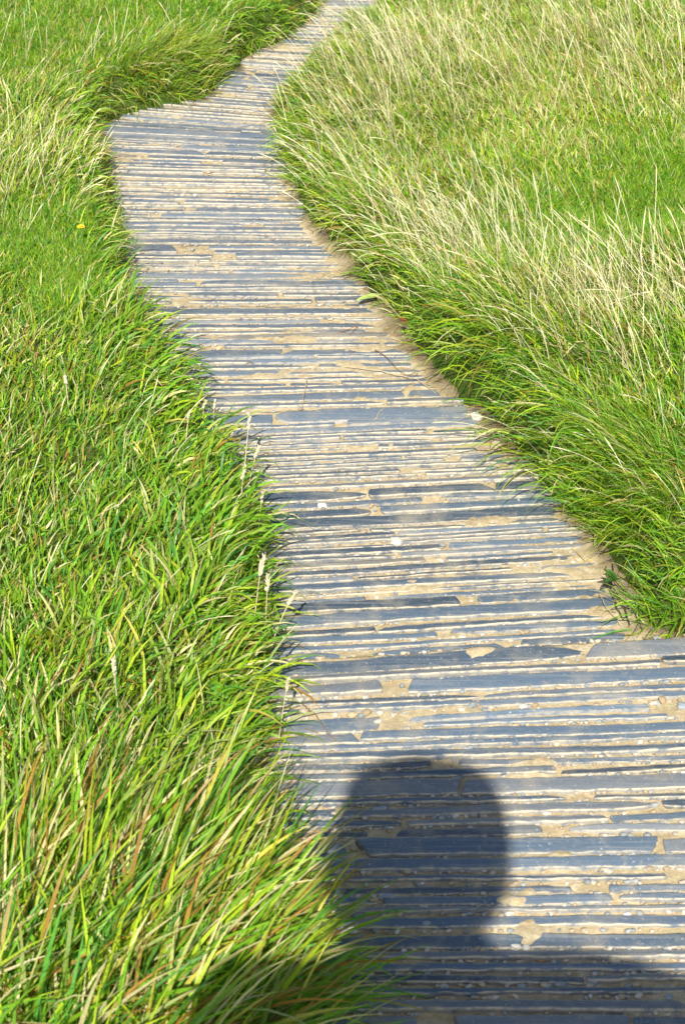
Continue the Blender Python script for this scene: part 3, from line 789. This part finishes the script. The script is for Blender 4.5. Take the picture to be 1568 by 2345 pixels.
# yellow flower
b = gp(187, 566, level_v(566) + .09); b[2] = float(ground_z(np.array([b[0]]), np.array([b[1]]))[0])
fl = empty('yellow_flower', tuple(b)); meta(fl, 'single small bright yellow flower in the short turf left of the path', 'flower')
V, Fq = tube(arc((0, 0, 0), (.002, .004, .05), .0, 6), .0009); mesh_obj('stem', V, Fq, M_STEMG, fl)
parts = []
for lay, (nP, ln, tl) in enumerate([(13, .0085, .35), (11, .0065, .8)]):
    for i in range(nP):
        a = 6.283 * i / nP + lay * .2; d_ = np.array([math.cos(a) * math.cos(tl), math.sin(a) * math.cos(tl), math.sin(tl)]); sd_ = np.array([-math.sin(a), math.cos(a), 0]) * .0022
        o_ = np.array([.002, .004, .05]); q = [o_ - sd_ * .4, o_ + sd_ * .4, o_ + d_ * ln * .6 + sd_, o_ + d_ * ln * .6 - sd_]; q2 = [q[3], q[2], o_ + d_ * ln + sd_ * .5, o_ + d_ * ln - sd_ * .5]
        up_ = np.array([0, 0, .0006])
        for qq in (q, q2): parts.append((np.array(qq), np.array([[0, 1, 2, 3]])))
V, Fq = join(parts); mesh_obj('petals', V, Fq, M_YEL, fl, smooth=False)
cz = ICO3_V * [.0035, .0035, .002] + [.002, .004, .0515]; mesh_obj('flower_centre', cz, ICO3_F, plain('flower_middle', (.75, .45, .02), .8), fl)

# broad leaves
def leaf_mesh(L, W, droop, n=9):
    t = np.linspace(0, 1, n); w_ = W * np.sin(np.pi * t ** .8) ** .8 * .5; V = []
    for k, f in enumerate((-1, -.5, 0, .5, 1)):
        V.append(np.stack([t * L, f * w_ * (1 + .06 * np.sin(k + t * 9)), -droop * t ** 2 * L + abs(f) * W * .12], 1))
    V = np.stack(V, 1).reshape(-1, 3); a = (np.arange(n - 1)[:, None] * 5 + np.arange(4)[None]).ravel()
    return V, np.stack([a, a + 1, a + 6, a + 5], 1)
def plant(u, v, lift, leaves, mt, name, lb, cat):
    b = gp(u, v, level_v(v) + lift); root = empty(name, tuple(b)); meta(root, lb, cat)
    for az_, tilt, L, W in leaves:
        V, Fq = leaf_mesh(L, W, .35); c, s_ = math.cos(tilt), math.sin(tilt)
        V = np.stack([V[:, 0] * c - V[:, 2] * s_, V[:, 1], V[:, 0] * s_ + V[:, 2] * c], 1); c, s_ = math.cos(az_), math.sin(az_)
        V = np.stack([V[:, 0] * c - V[:, 1] * s_, V[:, 0] * s_ + V[:, 1] * c, V[:, 2]], 1)
        mesh_obj('leaf', V, Fq, mt, root)
plant(1412, 1325, .055, [(R(195), .8, .026, .013), (R(225), .6, .030, .014), (R(255), .8, .024, .012), (R(170), 1.0, .022, .011)], M_LEAF, 'broad_leaved_weed', 'small dark green broad leaved weed growing from the right bank foot above the wiry roots', 'weed')
plant(930, 735, .05, [(R(200), .8, .018, .012), (R(250), .5, .018, .010)], M_RUST, 'withered_leaves', 'rusty red withered leaves on the right bank edge beside the narrow bend', 'dead leaves')
plant(872, 678, .02, [(R(196), .25, .05, .018)], M_YLEAF, 'fallen_leaf', 'pale green pointed leaf reaching onto the path from the right bank at a step', 'leaf')

# ------------------------------------------------------------------ the photographer, out of frame; the head and shoulders shade the slates
def skin_body(name, nodes, edges, mt, parent=None, sub=2, root_i=0):
    me = bpy.data.meshes.new(name); me.from_pydata([n[0] for n in nodes], edges, []); me.update(); me.materials.append(mt)
    o = bpy.data.objects.new(name, me); COL.objects.link(o)
    if parent: o.parent = parent
    md = o.modifiers.new('skin', 'SKIN')
    for i, n in enumerate(nodes):
        rr = n[1]; me.skin_vertices[0].data[i].radius = rr if isinstance(rr, tuple) else (rr, rr)
        me.skin_vertices[0].data[i].use_root = (i == root_i)
    md.use_smooth_shade = True
    sb = o.modifiers.new('sub', 'SUBSURF'); sb.levels = sb.render_levels = sub
    return o
M_SKIN = plain('skin', (.60, .36, .25), .5); M_JKT = plain('navy_jacket', (.03, .05, .10), .8); M_TRS = plain('dark_trousers', (.05, .05, .06), .85)
M_HAIR = plain('brown_hair', (.07, .04, .02), .6, 200); M_CAMB = plain('black_camera_plastic', (.02, .02, .02), .4); M_SHOE = plain('boot_leather', (.08, .05, .03), .6)
hp = gp(978, 1925, 0.0); tt_ = (hp[1] + 0.165) / SUN_DIR[1]; HX = hp[0] - SUN_DIR[0] * tt_; HZ = -SUN_DIR[2] * tt_
print('head centre', HX, HZ)
gpz = 0.0
per = empty('person', (HX, -0.165, 0.0)); meta(per, 'person in a navy jacket standing behind the viewpoint, whose head shades the slates', 'person')
h = HZ; nodes = []; edges = []
def N_(x, y, z, rr, par=None):
    nodes.append(((x, y, z), rr)); i = len(nodes) - 1
    if par is not None: edges.append((par, i))
    return i
pel = N_(0, -.05, h - .72, (.15, .11)); bel = N_(0, -.05, h - .56, (.135, .10), pel); che = N_(0, -.05, h - .40, (.15, .11), bel); col_ = N_(0, -.02, h - .22, (.09, .06), che)
nk = N_(0, -.015, h - .13, .046, col_); jaw = N_(0, .005, h - .075, (.062, .072), nk); hd = N_(0, 0, h, (.078, .092), jaw); top = N_(0, -.01, h + .075, (.062, .07), hd)
ns = N_(0, .10, h - .02, .012, hd); chin = N_(0, .06, h - .09, .028, jaw)
for sx in (-1, 1): N_(sx * .083, -.005, h - .01, .014, hd)
# legs
for sx in (-1, 1):
    hip = N_(sx * .09, -.05, h - .80, .088, pel); kn = N_(sx * .10, -.03, h - 1.20, .058, hip); cf = N_(sx * .105, -.06, h - 1.33, .055, kn); an = N_(sx * .11, -.06, .09, .038, cf); ft = N_(sx * .12, .10, .035, .034, an)
# arms: left hangs, right raises the camera
def hand(w0, fwd, side, palmc, sx):
    w_ = np.array(w0); fwd = np.array(fwd) / np.linalg.norm(fwd); side = np.array(side) / np.linalg.norm(side); nrm = np.cross(fwd, side)
    return w_, fwd, side, nrm
def fingers(wi, W, fwd, side, curl):
    fwd = np.array(fwd, float); fwd /= np.linalg.norm(fwd); side = np.array(side, float); side /= np.linalg.norm(side); nr = np.cross(fwd, side) * curl
    pm = N_(*(W + fwd * .05), (.026, .015), wi)
    for k, (o_, L) in enumerate([(-.030, .068), (-.010, .078), (.010, .072), (.029, .058)]):
        a = W + fwd * .085 + side * o_; p = N_(*a, .0088, pm)
        b_ = a + fwd * L * .42 + nr * L * .12; p = N_(*b_, .0082, p); c_ = b_ + fwd * L * .28 + nr * L * .25; p = N_(*c_, .0075, p); p = N_(*(c_ + fwd * L * .12 + nr * L * .26), .0065, p)
    a = W + fwd * .03 - side * .035; p = N_(*a, .011, pm); b_ = a + fwd * .028 - side * .018 + nr * .008; p = N_(*b_, .0095, p); N_(*(b_ + fwd * .026 + nr * .012), .008, p)
shL = N_(.18, .0, h - .245, .052, col_); elL = N_(.42, .0, h - .32, .042, shL); wrL = N_(.25, .03, h - .52, .027, elL); fingers(wrL, np.array([.25, .03, h - .52]), (-.6, .1, -.8), (0, 1, .1), 1)
cx0 = -HX; cz0 = CAM_H
shR = N_(-.18, .0, h - .22, .052, col_); elR = N_(-.10, .10, h - .47, .042, shR); WR = np.array([cx0 - .035, .085, cz0 - .085]); wrR = N_(*WR, .027, elR); fingers(wrR, WR, (.1, .35, 1), (.25, -1, .2), 1)
skin_body('body', nodes, edges, M_SKIN, per)
# clothing follows the same joints
jn = [((0, -.05, h - .78), (.175, .135)), ((0, -.05, h - .56), (.155, .12)), ((0, -.05, h - .40), (.17, .13)), ((0, -.03, h - .25), (.10, .08)), ((0, -.02, h - .185), (.056, .056))]
je = [(0, 1), (1, 2), (2, 3), (3, 4)]
jn += [((.205, .0, h - .245), .064), ((.42, .0, h - .32), .050), ((.26, .03, h - .505), .040), ((-.205, .0, h - .215), .066), ((-.10, .10, h - .47), .050), (tuple(WR - np.array([0, -.0, .03])), .040)]
je += [(3, 5), (5, 6), (6, 7), (3, 8), (8, 9), (9, 10)]
skin_body('jacket', jn, je, M_JKT, per)
tn = [((0, -.05, h - .76), (.165, .125))]; te = []
for k, sx in enumerate((-1, 1)):
    i = len(tn); tn += [((sx * .095, -.05, h - .86), .10), ((sx * .10, -.03, h - 1.20), .074), ((sx * .108, -.055, .12), .062)]; te += [(0, i), (i, i + 1), (i + 1, i + 2)]
skin_body('trousers', tn, te, M_TRS, per)
for sx in (-1, 1): skin_body('boot', [((sx * .11, -.09, .05), .052), ((sx * .115, .02, .045), .048), ((sx * .122, .13, .035), .036)], [(0, 1), (1, 2)], M_SHOE, per)
HV = ICO3_V.copy(); cut = (HV[:, 1] > .35) & (HV[:, 2] < .35); HV = HV * np.where(cut, .72, 1.0)[:, None]
HV = np.sign(HV) * np.abs(HV) ** .74; HV = HV * [.110, .102, .104]; HV[:, 0] -= .008; HV[:, 2] += .012; HV[:, 1] -= .020; HV *= (1 + .05 * (vnoise(HV[:, 0] * 30, HV[:, 1] * 30 + HV[:, 2] * 20, 1, 5) - .5))[:, None]; HV[:, 2] += h
mesh_obj('hair', HV, ICO3_F, M_HAIR, per)
for sx in (-1, 1): mesh_obj('eye', ICO3_V * .012 + [sx * .032, .082, h + .005], ICO3_F, plain('eye_white', (.7, .7, .7), .2), per)
# the little camera, held in front of the face, its lens at the viewpoint
cm = empty('compact_camera', (0, -.02, CAM_H)); meta(cm, 'small black compact camera held up in front of the face of the person', 'camera')
def bevbox(name, sx, sy, sz, loc, mt, par, bev=.006):
    b_ = bmesh.new(); bmesh.ops.create_cube(b_, size=1); bmesh.ops.scale(b_, vec=(sx, sy, sz), verts=b_.verts)
    bmesh.ops.bevel(b_, geom=b_.edges[:], offset=bev, segments=3, affect='EDGES'); me = bpy.data.meshes.new(name); b_.to_mesh(me); b_.free(); me.materials.append(mt)
    o = bpy.data.objects.new(name, me); COL.objects.link(o); o.parent = par; o.location = loc; return o
bevbox('camera_body', .105, .028, .062, (.008, -.02, 0), M_CAMB, cm)
bevbox('shutter_button', .012, .012, .005, (.045, -.02, .033), plain('bright_metal', (.6, .6, .62), .3), cm, .001)
V, Fq = tube(np.array([[0, -.006, 0], [0, .004, 0], [0, .012, 0]]), np.array([.024, .024, .022]), 32); mesh_obj('lens_barrel', V, Fq, M_CAMB, cm)
